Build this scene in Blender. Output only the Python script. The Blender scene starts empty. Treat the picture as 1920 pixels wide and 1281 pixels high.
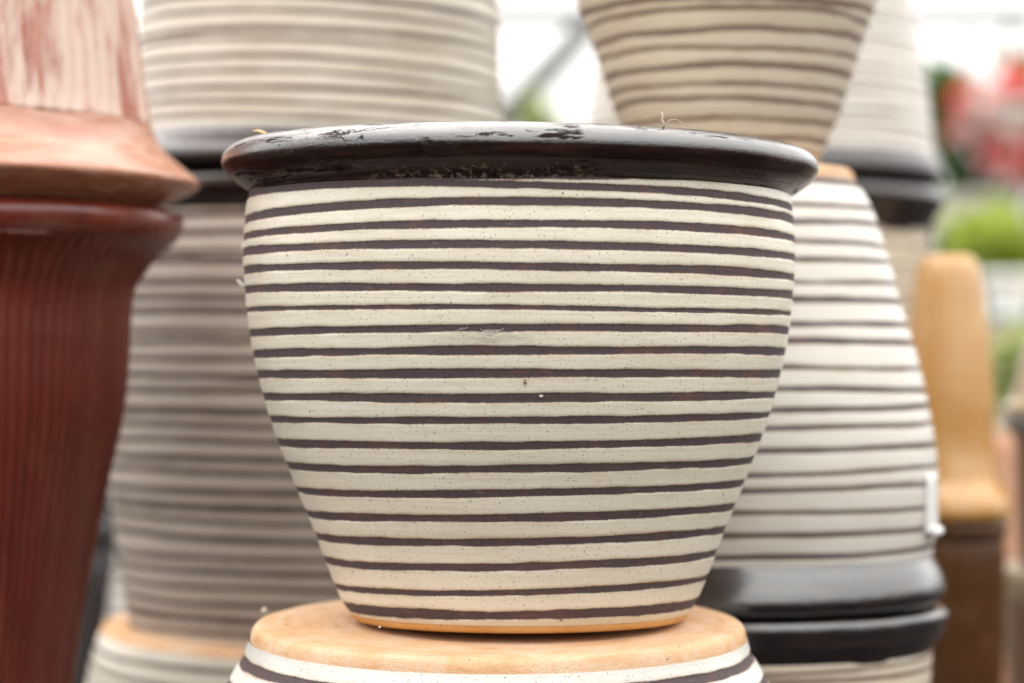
import bpy, math, random
import numpy as np

C = bpy.context.scene.collection
SC = bpy.context.scene
R_ = math.radians

# ------------------------------------------------------------------ camera, sky, sun, exposure
ZC = 0.55            # camera height
FPX = 5000.0         # focal length in photo pixels
HY = 720.0           # photo row of the horizon

cam_d = bpy.data.cameras.new('camera')
cam_d.sensor_width = 36.0
cam_d.lens = FPX / 1920.0 * 36.0
cam_d.shift_y = (HY - 640.5) / 1920.0
cam_d.clip_start = 0.05
cam_d.clip_end = 2000.0
cam_d.dof.use_dof = True
cam_d.dof.focus_distance = 1.655
cam_d.dof.aperture_fstop = 3.2
cam_d.dof.aperture_blades = 9
cam = bpy.data.objects.new('camera', cam_d)
cam.location = (0, 0, ZC)
cam.rotation_euler = (R_(90), 0, 0)
C.objects.link(cam)
SC.camera = cam

SUN_EL, SUN_AZ = 62.0, 330.0     # degrees; azimuth clockwise from +Y (330 = ahead, a little left)
world = bpy.data.worlds.new('World')
SC.world = world
world.use_nodes = True
wt = world.node_tree
wt.nodes.clear()
wo = wt.nodes.new('ShaderNodeOutputWorld')
wb = wt.nodes.new('ShaderNodeBackground')
sky = wt.nodes.new('ShaderNodeTexSky')
sky.sky_type = 'NISHITA'
sky.sun_disc = False
sky.sun_elevation = R_(SUN_EL)
sky.sun_rotation = R_(SUN_AZ)
sky.air_density = 0.35
sky.dust_density = 6.0
sky.ozone_density = 0.3
wb.inputs['Strength'].default_value = 0.12
# a thin even overcast in front of the blue sky
wtc = wt.nodes.new('ShaderNodeTexCoord')
wno = wt.nodes.new('ShaderNodeTexNoise')
wno.inputs['Scale'].default_value = 2.2
wno.inputs['Detail'].default_value = 4
wt.links.new(wtc.outputs['Generated'], wno.inputs['Vector'])
wcr = wt.nodes.new('ShaderNodeMix'); wcr.data_type = 'RGBA'
wcr.inputs[6].default_value = (7.6, 7.55, 7.4, 1)
wcr.inputs[7].default_value = (10.5, 10.3, 9.9, 1)
wt.links.new(wno.outputs['Fac'], wcr.inputs[0])
# overcast: brightest overhead and where the hidden sun stands (ahead), dull low down behind the camera
wsp = wt.nodes.new('ShaderNodeSeparateXYZ')
wt.links.new(wtc.outputs['Generated'], wsp.inputs[0])
def wmr(src, a, b, c, d):
    q = wt.nodes.new('ShaderNodeMapRange'); q.interpolation_type = 'SMOOTHSTEP'
    wt.links.new(src, q.inputs['Value'])
    for k, x in (('From Min', a), ('From Max', b), ('To Min', c), ('To Max', d)):
        q.inputs[k].default_value = x
    return q.outputs[0]
def wma(op, a, b):
    q = wt.nodes.new('ShaderNodeMath'); q.operation = op
    for i_, x in enumerate((a, b)):
        if isinstance(x, float): q.inputs[i_].default_value = x
        else: wt.links.new(x, q.inputs[i_])
    return q.outputs[0]
wv = wma('ADD', wma('ADD', wmr(wsp.outputs[2], .015, .20, .22, 1.7), wmr(wsp.outputs[2], .3, .8, 0.0, .9)), wma('MULTIPLY', wmr(wsp.outputs[1], .1, .75, 0.0, .28), wmr(wsp.outputs[2], .1, .8, 1.0, 0.0)))
wmu = wt.nodes.new('ShaderNodeVectorMath'); wmu.operation = 'SCALE'
wt.links.new(wcr.outputs[2], wmu.inputs[0]); wt.links.new(wv, wmu.inputs[3])
wmx = wt.nodes.new('ShaderNodeMix'); wmx.data_type = 'RGBA'
wmx.inputs[0].default_value = .85
wt.links.new(sky.outputs[0], wmx.inputs[6])
wt.links.new(wmu.outputs[0], wmx.inputs[7])
wt.links.new(wmx.outputs[2], wb.inputs['Color'])
wt.links.new(wb.outputs[0], wo.inputs['Surface'])

sun_d = bpy.data.lights.new('sun', 'SUN')
sun_d.energy = 0.6
sun_d.angle = R_(70)
sun_d.color = (1.0, 0.96, 0.90)
sun = bpy.data.objects.new('sun', sun_d)
az = R_(SUN_AZ)
sdir = (math.sin(az) * math.cos(R_(SUN_EL)), math.cos(az) * math.cos(R_(SUN_EL)), math.sin(R_(SUN_EL)))
from mathutils import Vector, Matrix
sun.rotation_euler = Vector(sdir).to_track_quat('Z', 'Y').to_euler()
sun.location = (0, 0, 5)
C.objects.link(sun)

SC.view_settings.view_transform = 'Standard'
SC.view_settings.look = 'None'
SC.view_settings.exposure = 0.52
SC.view_settings.gamma = 1.0
SC.view_settings.use_curve_mapping = False
SC.cycles.use_denoising = True
SC.cycles.max_bounces = 8
SC.cycles.sample_clamp_indirect = 6.0

# ------------------------------------------------------------------ node helper
class NT:
    def __init__(self, name):
        self.m = bpy.data.materials.new(name)
        self.m.use_nodes = True
        self.t = self.m.node_tree
        self.t.nodes.clear()
        self.out = self.t.nodes.new('ShaderNodeOutputMaterial')
        self.bsdf = self.t.nodes.new('ShaderNodeBsdfPrincipled')
        self.t.links.new(self.bsdf.outputs[0], self.out.inputs['Surface'])
        self._tc = None

    def put(self, sock, v):
        if hasattr(v, 'is_output') or isinstance(v, bpy.types.NodeSocket):
            self.t.links.new(v, sock)
        elif isinstance(v, (tuple, list)) and len(v) == 3 and sock.type == 'RGBA':
            sock.default_value = (*v, 1)
        else:
            sock.default_value = v

    def p(self, **kw):
        for k, v in kw.items():
            self.put(self.bsdf.inputs[k.replace('_', ' ')], v)

    def co(self):
        if self._tc is None:
            self._tc = self.t.nodes.new('ShaderNodeTexCoord')
        return self._tc.outputs['Object']

    def attr(self, name):
        n = self.t.nodes.new('ShaderNodeAttribute')
        n.attribute_name = name
        return n.outputs['Fac']

    def mapv(self, scale, loc=(0, 0, 0), vec=None):
        n = self.t.nodes.new('ShaderNodeMapping')
        self.put(n.inputs['Vector'], vec or self.co())
        n.inputs['Scale'].default_value = scale
        n.inputs['Location'].default_value = loc
        return n.outputs[0]

    def noise(self, scale, detail=3, rough=0.55, vec=None, dist=0.0):
        n = self.t.nodes.new('ShaderNodeTexNoise')
        self.put(n.inputs['Vector'], vec or self.co())
        n.inputs['Scale'].default_value = scale
        n.inputs['Detail'].default_value = detail
        n.inputs['Roughness'].default_value = rough
        n.inputs['Distortion'].default_value = dist
        return n.outputs['Fac']

    def vor(self, scale, feature='F1', vec=None, rand=1.0):
        n = self.t.nodes.new('ShaderNodeTexVoronoi')
        n.feature = feature
        self.put(n.inputs['Vector'], vec or self.co())
        n.inputs['Scale'].default_value = scale
        n.inputs['Randomness'].default_value = rand
        return n

    def math(self, op, a, b=None, c=None, clamp=False):
        n = self.t.nodes.new('ShaderNodeMath')
        n.operation = op
        n.use_clamp = clamp
        self.put(n.inputs[0], a)
        if b is not None:
            self.put(n.inputs[1], b)
        if c is not None:
            self.put(n.inputs[2], c)
        return n.outputs[0]

    def mr(self, v, a, b, c=0.0, d=1.0, smooth=False):
        n = self.t.nodes.new('ShaderNodeMapRange')
        n.interpolation_type = 'SMOOTHSTEP' if smooth else 'LINEAR'
        self.put(n.inputs['Value'], v)
        for k, x in (('From Min', a), ('From Max', b), ('To Min', c), ('To Max', d)):
            self.put(n.inputs[k], x)
        return n.outputs[0]

    def mix(self, f, a, b, blend='MIX'):
        n = self.t.nodes.new('ShaderNodeMix')
        n.data_type = 'RGBA'
        n.blend_type = blend
        self.put(n.inputs[0], f)
        self.put(n.inputs[6], a)
        self.put(n.inputs[7], b)
        return n.outputs[2]

    def sep(self, v=None):
        n = self.t.nodes.new('ShaderNodeSeparateXYZ')
        self.put(n.inputs[0], v or self.co())
        return n.outputs

    def bump(self, h, dist, strength=1.0, normal=None):
        n = self.t.nodes.new('ShaderNodeBump')
        n.inputs['Distance'].default_value = dist
        n.inputs['Strength'].default_value = strength
        self.put(n.inputs['Height'], h)
        if normal is not None:
            self.put(n.inputs['Normal'], normal)
        return n.outputs[0]


# ------------------------------------------------------------------ materials
def mat_striped(name, white=(.69, .62, .505), white2=(.62, .565, .44), dark=(.064, .044, .046),
                rust=(.16, .065, .04), soft=.0003, fine=True, dirt=.5, rough=.32):
    n = NT(name)
    sd = n.attr('sd')
    if fine:
        e = n.math('MULTIPLY', n.math('SUBTRACT', n.noise(420, 4, .6), .5), .0011)
        e2 = n.math('MULTIPLY', n.math('SUBTRACT', n.noise(60, 2, .5), .5), .0010)
        sd = n.math('ADD', sd, n.math('ADD', e, e2))
    m = n.mr(sd, -soft, soft, smooth=True)
    halo = n.math('MULTIPLY', n.mr(sd, .0011, .0000, smooth=True), m)
    hcol = n.math('MULTIPLY', halo, n.mr(n.noise(35, 3), .3, .7, .25, .95))
    flat = n.mapv((1, 1, 3.5))
    w = n.mix(n.mr(n.noise(9, 4, .6, vec=flat), .35, .68), white, white2)
    w = n.mix(n.math('MULTIPLY', n.mr(n.noise(22, 5, .65, vec=flat), .58, .78), dirt * .7), w, (.44, .36, .25))
    w = n.mix(n.math('MULTIPLY', n.mr(n.noise(300, 3, .6), .55, .8), .35 * dirt), w, (.42, .36, .26))
    thin = n.math('MULTIPLY', n.mr(sd, .0032, .0004, smooth=True), n.mr(n.noise(18, 4, .65, vec=flat), .38, .72, .0, .75))
    w = n.mix(thin, w, (.50, .41, .29))
    w = n.mix(n.math('MULTIPLY', hcol, .85), w, (.27, .16, .09))
    if fine:
        # iron specks and little pits in the glaze
        for sc, th, amt, col in ((170, .12, .5, (.12, .08, .055)), (330, .20, .9, (.24, .16, .10)), (600, .26, .8, (.33, .24, .16)), (75, .09, .3, (.07, .05, .045))):
            v = n.vor(sc)
            k = n.t.nodes.new('ShaderNodeSeparateColor')
            n.put(k.inputs[0], v.outputs['Color'])
            sel = n.mr(k.outputs[0], 1 - amt * .5, 1 - amt * .5 + .02)
            dot = n.mr(v.outputs['Distance'], th, th * .55)
            w = n.mix(n.math('MULTIPLY', n.math('MULTIPLY', sel, dot), .8), w, col)
    dk = n.mix(n.mr(n.noise(26, 4, .7, vec=n.mapv((1, 1, 2.5))), .55, .78), dark, rust)
    dk = n.mix(n.mr(n.noise(900, 2, .6), .35, .75, 0, .55), dk, tuple(min(1, c * 1.9 + .015) for c in dark))
    dk = n.mix(n.mr(n.noise(500, 3, .6, vec=n.mapv((.2, .2, 1.0))), .6, .8, 0, .5), dk, (.22, .17, .15))
    col = n.mix(m, dk, w)
    n.p(Base_Color=col, Roughness=n.mix(m, (.72,) * 3, n.mix(n.noise(40, 3), (rough - .1,) * 3, (rough + .16,) * 3)))
    n.p(Specular_IOR_Level=n.mr(m, 0, 1, .25, .5))
    if fine:
        h = n.math('ADD', n.math('MULTIPLY', m, .7), n.math('MULTIPLY', n.noise(350, 4, .6), .35))
        h = n.math('ADD', h, n.math('MULTIPLY', n.noise(60, 3, .6, vec=n.mapv((.6, .6, 2.2))), .8))
        h = n.math('ADD', h, n.math('MULTIPLY', n.noise(330, 2, .5, vec=n.mapv((.03, .03, 1.0))), .5))
        n.p(Normal=n.bump(h, .0006, .6))
    return n.m


def mat_rim(name, fine=True, col=(.006, .0035, .004), ior=2.2, rough=.15):
    n = NT(name)
    streak = n.noise(30, 5, .65, vec=n.mapv((1, 1, 9)))
    b = n.mix(n.mr(streak, .5, .75), col, (.040, .014, .009))
    b = n.mix(n.mr(n.noise(700, 3, .6), .62, .8, 0, .2), b, (.05, .035, .03))
    if fine:
        x = n.sep()
        u = n.math('MULTIPLY', n.math('ARCTAN2', x[0], n.math('MULTIPLY', x[1], -1.0)), .19)
        rad = n.math('SQRT', n.math('ADD', n.math('MULTIPLY', x[0], x[0]), n.math('MULTIPLY', x[1], x[1])))
        cyl = n.t.nodes.new('ShaderNodeCombineXYZ')
        n.put(cyl.inputs[0], u); n.put(cyl.inputs[1], rad); n.put(cyl.inputs[2], x[2])
        cyl = cyl.outputs[0]
        ring = n.mapv((.35, 2.2, 2.2), vec=cyl)
        # crawled, cracked glaze: long cracks that run round the crest with short side cracks
        nn = n.t.nodes.new('ShaderNodeTexNoise')
        nn.inputs['Scale'].default_value = 95
        nn.inputs['Detail'].default_value = 5
        nn.inputs['Roughness'].default_value = .65
        n.put(nn.inputs['Vector'], n.co())
        sc = n.t.nodes.new('ShaderNodeVectorMath')
        sc.operation = 'SCALE'
        sc.inputs[3].default_value = .009
        n.put(sc.inputs[0], nn.outputs['Color'])
        wob = n.t.nodes.new('ShaderNodeVectorMath')
        wob.operation = 'ADD'
        n.put(wob.inputs[0], n.mapv((.16, 1.7, 1.7), vec=cyl))
        n.put(wob.inputs[1], sc.outputs[0])
        crack = n.vor(62, 'DISTANCE_TO_EDGE', vec=wob.outputs[0])
        cr = n.mr(crack.outputs['Distance'], .008, n.mr(n.noise(120, 3), .35, .75, .012, .07))
        sel = n.mr(n.noise(24, 3, .55), .47, .53)
        sel = n.math('MULTIPLY', sel, n.mr(x[2], .3065, .3085))
        cr = n.math('MAXIMUM', cr, n.math('SUBTRACT', 1, sel))
        patch = n.mr(n.noise(42, 6, .72, vec=ring), .565, .595)      # bare, pitted places
        patch = n.math('MULTIPLY', patch, n.mr(n.noise(11, 2), .42, .48))
        b = n.mix(n.mr(x[2], .3055, .302, 0, .8), b, n.mix(n.mr(n.noise(60, 4, .6, vec=ring), .4, .7), (.012, .006, .006), (.055, .024, .016)))
        b = n.mix(patch, b, (.020, .013, .012))
        # crusts of pale slip where the glaze ran out at the neck, dust on the crest
        zone = n.math('MULTIPLY', n.mr(x[2], .2935, .2905), n.math('MULTIPLY', n.mr(x[0], -.098, -.080), n.mr(x[0], .06, .03)))
        zone = n.math('MULTIPLY', zone, n.mr(x[1], .0, -.05))
        crust = n.math('MULTIPLY', zone, n.mr(n.noise(190, 6, .75), .52, .58))
        b = n.mix(crust, b, (.21, .155, .11))
        dustm = n.math('MULTIPLY', n.mr(x[2], .309, .3195), n.mr(n.noise(160, 5, .75, vec=n.mapv((.5, 1.5, 1.5), vec=cyl)), .48, .62))
        b = n.mix(n.math('MULTIPLY', dustm, .40), b, (.34, .32, .31))
        ck = n.math('SUBTRACT', 1, cr)
        b = n.mix(ck, b, (.012, .008, .008))
        h = n.math('ADD', n.math('MULTIPLY', cr, .25), n.math('MULTIPLY', patch, -1.0))
        h = n.math('ADD', h, n.math('MULTIPLY', n.noise(120, 5, .6, vec=n.mapv((1, 1, 3))), .45))
        h = n.math('ADD', h, n.math('MULTIPLY', n.noise(14, 2, .5, vec=n.mapv((1, 1, 4))), 2.2))
        h = n.math('ADD', h, n.math('MULTIPLY', n.noise(380, 4, .7), 1.3))
        h = n.math('ADD', h, n.math('MULTIPLY', n.noise(260, 3, .6, vec=n.mapv((.06, 1.0, 1.0), vec=cyl)), 1.2))
        h = n.math('ADD', h, n.math('MULTIPLY', crust, 2.0))
        n.p(Normal=n.bump(h, .00035, .6))
        rr = n.mix(patch, n.mix(n.mr(n.noise(60, 4, .6), .35, .7), (rough - .06,) * 3, (rough + .14,) * 3), (.8,) * 3)
        n.p(Roughness=rr)
        iz = n.mr(x[2], .3025, .3055, 1.36, ior)
        n.p(IOR=n.mr(n.math('MAXIMUM', patch, ck), 0, 1, iz, 1.15))
    else:
        n.p(Roughness=n.mr(n.noise(30, 4, .6, vec=n.mapv((1, 1, 5))), .3, .7, rough, rough + .18))
        n.p(Normal=n.bump(n.noise(16, 4, .6, vec=n.mapv((1, 1, 4))), .0014, .7))
        n.p(IOR=ior)
    n.p(Base_Color=b)
    return n.m


def mat_clay(name, a=(.62, .355, .19), b=(.70, .46, .285), dust=(.77, .63, .50), rings=True):
    n = NT(name)
    x = n.sep()
    r = n.math('SQRT', n.math('ADD', n.math('MULTIPLY', x[0], x[0]), n.math('MULTIPLY', x[1], x[1])))
    wob = n.math('MULTIPLY', n.math('SUBTRACT', n.noise(7, 3, .55), .5), .022)
    comb = n.t.nodes.new('ShaderNodeCombineXYZ')
    n.put(comb.inputs[0], n.math('ADD', r, wob))
    n.put(comb.inputs[1], n.math('MULTIPLY', n.math('ARCTAN2', x[0], x[1]), .012))
    n.put(comb.inputs[2], n.math('MULTIPLY', x[2], .3))
    ringn = n.noise(150, 5, .62, vec=comb.outputs[0])
    c = n.mix(n.mr(n.noise(16, 4, .6), .35, .65), a, b)
    c = n.mix(n.math('MULTIPLY', n.mr(ringn, .52, .62), n.mr(n.noise(11, 3), .42, .6, .12, .62)), c, (.50, .26, .11))
    chalk = n.math('MULTIPLY', n.mr(n.noise(26, 7, .72), .44, .62), n.mr(ringn, .64, .42, .35, 1.0))
    c = n.mix(n.math('MULTIPLY', chalk, .5), c, dust)
    c = n.mix(n.mr(n.noise(380, 4, .7), .54, .70, 0, .6), c, (.56, .31, .13))
    c = n.mix(n.mr(n.noise(900, 2, .6), .58, .75, 0, .5), c, dust)
    v = n.vor(120)
    k = n.t.nodes.new('ShaderNodeSeparateColor')
    n.put(k.inputs[0], v.outputs['Color'])
    dot = n.math('MULTIPLY', n.mr(v.outputs['Distance'], .12, .06), n.mr(k.outputs[0], .80, .82))
    c = n.mix(n.math('MULTIPLY', dot, .85), c, (.12, .08, .05))
    h = n.math('ADD', n.math('MULTIPLY', ringn, .9), n.math('MULTIPLY', n.noise(500, 4, .65), .45))
    h = n.math('ADD', h, n.math('MULTIPLY', n.noise(900, 3, .7), .7))
    n.p(Base_Color=c, Roughness=1.0, Specular_IOR_Level=.06, Normal=n.bump(h, .0016, .8))
    return n.m


def mat_glaze(name, col, col2, worn, rough=.25, ior=1.7, wornamt=.6, vs=.12, thr=(.5, .66)):
    n = NT(name)
    st = n.noise(40, 5, .65, vec=n.mapv((1, 1, vs)))
    c = n.mix(n.mr(st, .35, .7), col, col2)
    wn = n.mr(n.noise(26, 5, .7, vec=n.mapv((1, 1, vs * 1.5))), thr[0], thr[1], 0, wornamt)
    c = n.mix(wn, c, worn)
    c = n.mix(n.mr(n.noise(300, 3), .6, .8, 0, .3), c, worn)
    n.p(Base_Color=c, Roughness=n.mr(wn, 0, 1, rough, rough + .35), IOR=ior)
    n.p(Normal=n.bump(n.noise(90, 4, .6), .0008, .5))
    return n.m


def mat_plain(name, col, rough=.6, var=.25, scale=20, spec=.4):
    n = NT(name)
    d = tuple(c * (1 - var) for c in col)
    n.p(Base_Color=n.mix(n.mr(n.noise(scale, 4, .6), .3, .7), d, col), Roughness=rough, Specular_IOR_Level=spec)
    return n.m


def mat_leaf(name, a, b, trans=.4, scale=14):
    n = NT(name)
    c = n.mix(n.mr(n.noise(scale, 3), .35, .65), a, b)
    n.p(Base_Color=c, Roughness=.45, Specular_IOR_Level=.4)
    tr = n.t.nodes.new('ShaderNodeBsdfTranslucent')
    n.put(tr.inputs['Color'], c)
    mx = n.t.nodes.new('ShaderNodeMixShader')
    mx.inputs[0].default_value = trans
    n.t.links.new(n.bsdf.outputs[0], mx.inputs[1])
    n.t.links.new(tr.outputs[0], mx.inputs[2])
    n.t.links.new(mx.outputs[0], n.out.inputs['Surface'])
    return n.m


M_main = mat_striped('cream_glaze_with_painted_bands', white=(.735, .675, .565), white2=(.67, .615, .495))
M_lower = mat_striped('bright_glaze_with_painted_bands', white=(.70, .68, .63), white2=(.62, .60, .55))
M_far = mat_striped('soft_cream_glaze', fine=False, soft=.0006, dirt=.6, white=(.68, .63, .54), white2=(.58, .53, .43))
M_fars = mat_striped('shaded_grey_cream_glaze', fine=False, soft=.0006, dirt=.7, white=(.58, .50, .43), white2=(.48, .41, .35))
M_farw = mat_striped('soft_white_glaze', fine=False, soft=.0006, dirt=.25, white=(.62, .58, .525), white2=(.55, .515, .46))
M_fart = mat_striped('soft_tan_glaze', fine=False, soft=.0008, dirt=.9, white=(.66, .58, .465), white2=(.60, .51, .385), dark=(.15, .10, .08))
M_rim = mat_rim('cracked_dark_glaze')
M_rimf = mat_rim('dark_glaze', fine=False, ior=1.75, rough=.2)
M_rimr = mat_rim('shiny_dark_glaze', fine=False, ior=2.1, rough=.13)
M_clay = mat_clay('unglazed_clay')
M_foot = mat_clay('orange_clay_foot', a=(.58, .28, .085), b=(.66, .36, .13), dust=(.66, .40, .17))
M_claytan = mat_clay('tan_clay_foot', a=(.40, .29, .20), b=(.47, .36, .26), dust=(.52, .42, .32))
M_red = mat_glaze('red_brown_glaze', (.095, .013, .007), (.14, .022, .011), (.24, .07, .04), wornamt=.25, vs=.06, ior=1.55)
M_redu = mat_glaze('worn_red_glaze_with_painted_sheen', (.27, .045, .02), (.40, .14, .075), (.60, .46, .38), wornamt=.88, ior=1.8, rough=.26, thr=(.49, .58), vs=.06)  # pale streaks: worn glaze plus sky reflection put into the colour
M_redrim = mat_glaze('worn_red_rim_glaze', (.33, .11, .055), (.42, .19, .11), (.52, .36, .26), wornamt=.6, vs=6)
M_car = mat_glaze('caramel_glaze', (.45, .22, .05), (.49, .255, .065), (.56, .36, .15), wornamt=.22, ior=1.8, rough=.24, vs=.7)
M_car_shade = mat_glaze('shaded_caramel_glaze', (.060, .022, .006), (.085, .034, .010), (.12, .055, .02), wornamt=.3, vs=1.0, ior=1.4)  # caramel glaze with the lower pot's shade put into its colour
M_brown = mat_glaze('brown_glaze', (.16, .075, .04), (.22, .11, .06), (.42, .30, .2), wornamt=.5)
M_beige = mat_glaze('beige_glaze', (.46, .36, .22), (.54, .44, .30), (.6, .52, .4), wornamt=.4)
M_black = mat_rim('plain_dark_glaze', fine=False, col=(.012, .010, .014), ior=1.9)
M_grey = mat_glaze('grey_glaze', (.12, .12, .14), (.2, .2, .22), (.4, .4, .4), wornamt=.4)
M_terra = mat_glaze('terracotta', (.42, .20, .11), (.5, .27, .17), (.6, .42, .3), rough=.6, ior=1.4)
M_creamp = mat_plain('cream_planter', (.66, .62, .50))
M_whitep = mat_plain('white_plastic', (.78, .77, .74), rough=.35, var=.06)
M_teal = mat_plain('teal_plastic', (.16, .38, .33), rough=.4)
M_navy = mat_plain('navy_glaze', (.03, .035, .07), rough=.3)
M_wood = mat_plain('pale_wood', (.50, .40, .28), rough=.8)
M_steel = mat_plain('galvanised_steel', (.20, .195, .19), rough=.5)
M_soil = mat_plain('potting_soil', (.05, .035, .025), rough=.95)
M_leafd = mat_leaf('dark_green_leaf', (.07, .16, .03), (.13, .25, .05))
M_leafl = mat_leaf('lime_green_leaf', (.30, .40, .03), (.42, .50, .10))
M_leafp = mat_leaf('pale_green_leaf', (.38, .45, .14), (.50, .54, .26))
M_pink = mat_leaf('pink_petal', (.93, .42, .43), (.96, .60, .58), .6, 25)
M_pale = mat_leaf('pale_pink_petal', (.95, .80, .77), (.97, .90, .86), .6, 25)
M_redp = mat_leaf('red_petal', (.90, .14, .15), (.95, .32, .30), .6, 25)
M_straw = mat_plain('straw', (.72, .52, .25), rough=.8)
M_fluff = mat_plain('white_fluff', (.70, .66, .60), rough=.95)
M_husk = mat_plain('dry_husk', (.60, .54, .44), rough=.9)


# ------------------------------------------------------------------ object helpers
def tag(o, label=None, cat=None, group=None, kind=None):
    if label: o['label'] = label
    if cat: o['category'] = cat
    if group: o['group'] = group
    if kind: o['kind'] = kind
    return o


def empty(name, loc, label=None, cat=None, group=None, rot=(0, 0, 0)):
    o = bpy.data.objects.new(name, None)
    o.empty_display_size = .05
    C.objects.link(o)
    o.location = loc
    o.rotation_euler = rot
    return tag(o, label, cat, group)


def mesh_obj(name, v, f, mat, parent=None, smooth=True, attr=None):
    me = bpy.data.meshes.new(name)
    v = np.asarray(v, dtype=np.float32)
    if isinstance(f, np.ndarray) and f.ndim == 2 and f.shape[1] == 4:
        me.vertices.add(len(v))
        me.vertices.foreach_set('co', v.ravel())
        me.loops.add(f.size)
        me.loops.foreach_set('vertex_index', f.ravel().astype(np.int32))
        me.polygons.add(len(f))
        me.polygons.foreach_set('loop_start', np.arange(0, f.size, 4, dtype=np.int32))
        me.polygons.foreach_set('loop_total', np.full(len(f), 4, dtype=np.int32))
        me.update(calc_edges=True)
        me.validate()
    else:
        me.from_pydata([tuple(map(float, p)) for p in v], [], [tuple(map(int, p)) for p in f])
    if smooth:
        me.polygons.foreach_set('use_smooth', [True] * len(me.polygons))
    if attr is not None:
        for k, a in attr.items():
            at_ = me.attributes.new(k, 'FLOAT', 'POINT')
            at_.data.foreach_set('value', np.asarray(a, dtype=np.float32).ravel())
    me.materials.append(mat)
    o = bpy.data.objects.new(name, me)
    C.objects.link(o)
    if parent is not None:
        o.parent = parent
    return o


def at(px, py, d):
    return ((px - 960.0) * d / FPX, d, ZC + (HY - py) * d / FPX)


def spline(pts, step):
    """Catmull-Rom through (r, z) points, resampled at about `step`."""
    P = np.asarray(pts, float)
    out = []
    for i in range(len(P) - 1):
        p0 = P[max(i - 1, 0)]; p1 = P[i]; p2 = P[i + 1]; p3 = P[min(i + 2, len(P) - 1)]
        L = np.linalg.norm(p2 - p1)
        k = max(1, int(math.ceil(L / step)))
        m1 = (p2 - p0) * .5
        m2 = (p3 - p1) * .5
        # keep tangents from overshooting on uneven spacing
        for m in (m1, m2):
            l = np.linalg.norm(m)
            if l > 1.2 * L and l > 0:
                m *= 1.2 * L / l
        for j in range(k):
            t = j / k
            h = (2*t**3 - 3*t**2 + 1, t**3 - 2*t**2 + t, -2*t**3 + 3*t**2, t**3 - t**2)
            out.append(h[0]*p1 + h[1]*m1 + h[2]*p2 + h[3]*m2)
    out.append(P[-1])
    Q = np.array(out)
    Q[:, 0] = np.maximum(Q[:, 0], 0.0)
    return Q


def harm(rng, phi, ks, amp):
    s = np.zeros_like(phi)
    for k in ks:
        s += rng.uniform(.3, 1) * np.sin(k * phi + rng.uniform(0, 6.283)) * amp
    return s / math.sqrt(len(ks))


def lathe(prof, nseg, closed=False, radial=None):
    """prof (n,2); returns verts (n*nseg), quads, phi grid. phi = 0 faces the camera, grows to the right."""
    n = len(prof)
    phi = np.linspace(0, 2 * np.pi, nseg, endpoint=False)
    PH, RR = np.meshgrid(phi, prof[:, 0])
    ZZ = np.repeat(prof[:, 1][:, None], nseg, 1)
    if radial is not None:
        RR = radial(PH, RR, ZZ)
    X = RR * np.sin(PH); Y = -RR * np.cos(PH)
    V = np.stack([X, Y, ZZ], -1).reshape(-1, 3)
    rows = n if closed else n - 1
    i = np.arange(rows)[:, None]; j = np.arange(nseg)[None, :]
    a = i * nseg + j
    b = i * nseg + (j + 1) % nseg
    c = ((i + 1) % n) * nseg + (j + 1) % nseg
    d = ((i + 1) % n) * nseg + j
    F = np.stack([a, b, c, d], -1).reshape(-1, 4)
    return V, F, PH, ZZ


def orient(F, prof):
    # signed area of the profile tells whether the quads face outwards
    return F


def rim_profile(Rn, zn, Rl, h, s, inner):
    """Rolled rim: from the neck (Rn, zn), out to lip radius Rl, height h, s=+1 upwards / -1 downwards."""
    w = Rl - Rn
    pts = [(Rn, 0), (Rn + .10*w, .10), (Rn + .52*w, .24), (Rn + .88*w, .44), (Rl, .66), (Rl - .06*w, .82),
           (Rl - .30*w, .95), (Rl - .62*w, 1.0), (Rl - 1.0*w, .95), (Rn - .35*w, .74), (Rn - .6*w, .35), (inner, 0)]
    return [(r, zn + s * h * t) for r, t in pts]


PX = {}   # remembers built stacks


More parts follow.
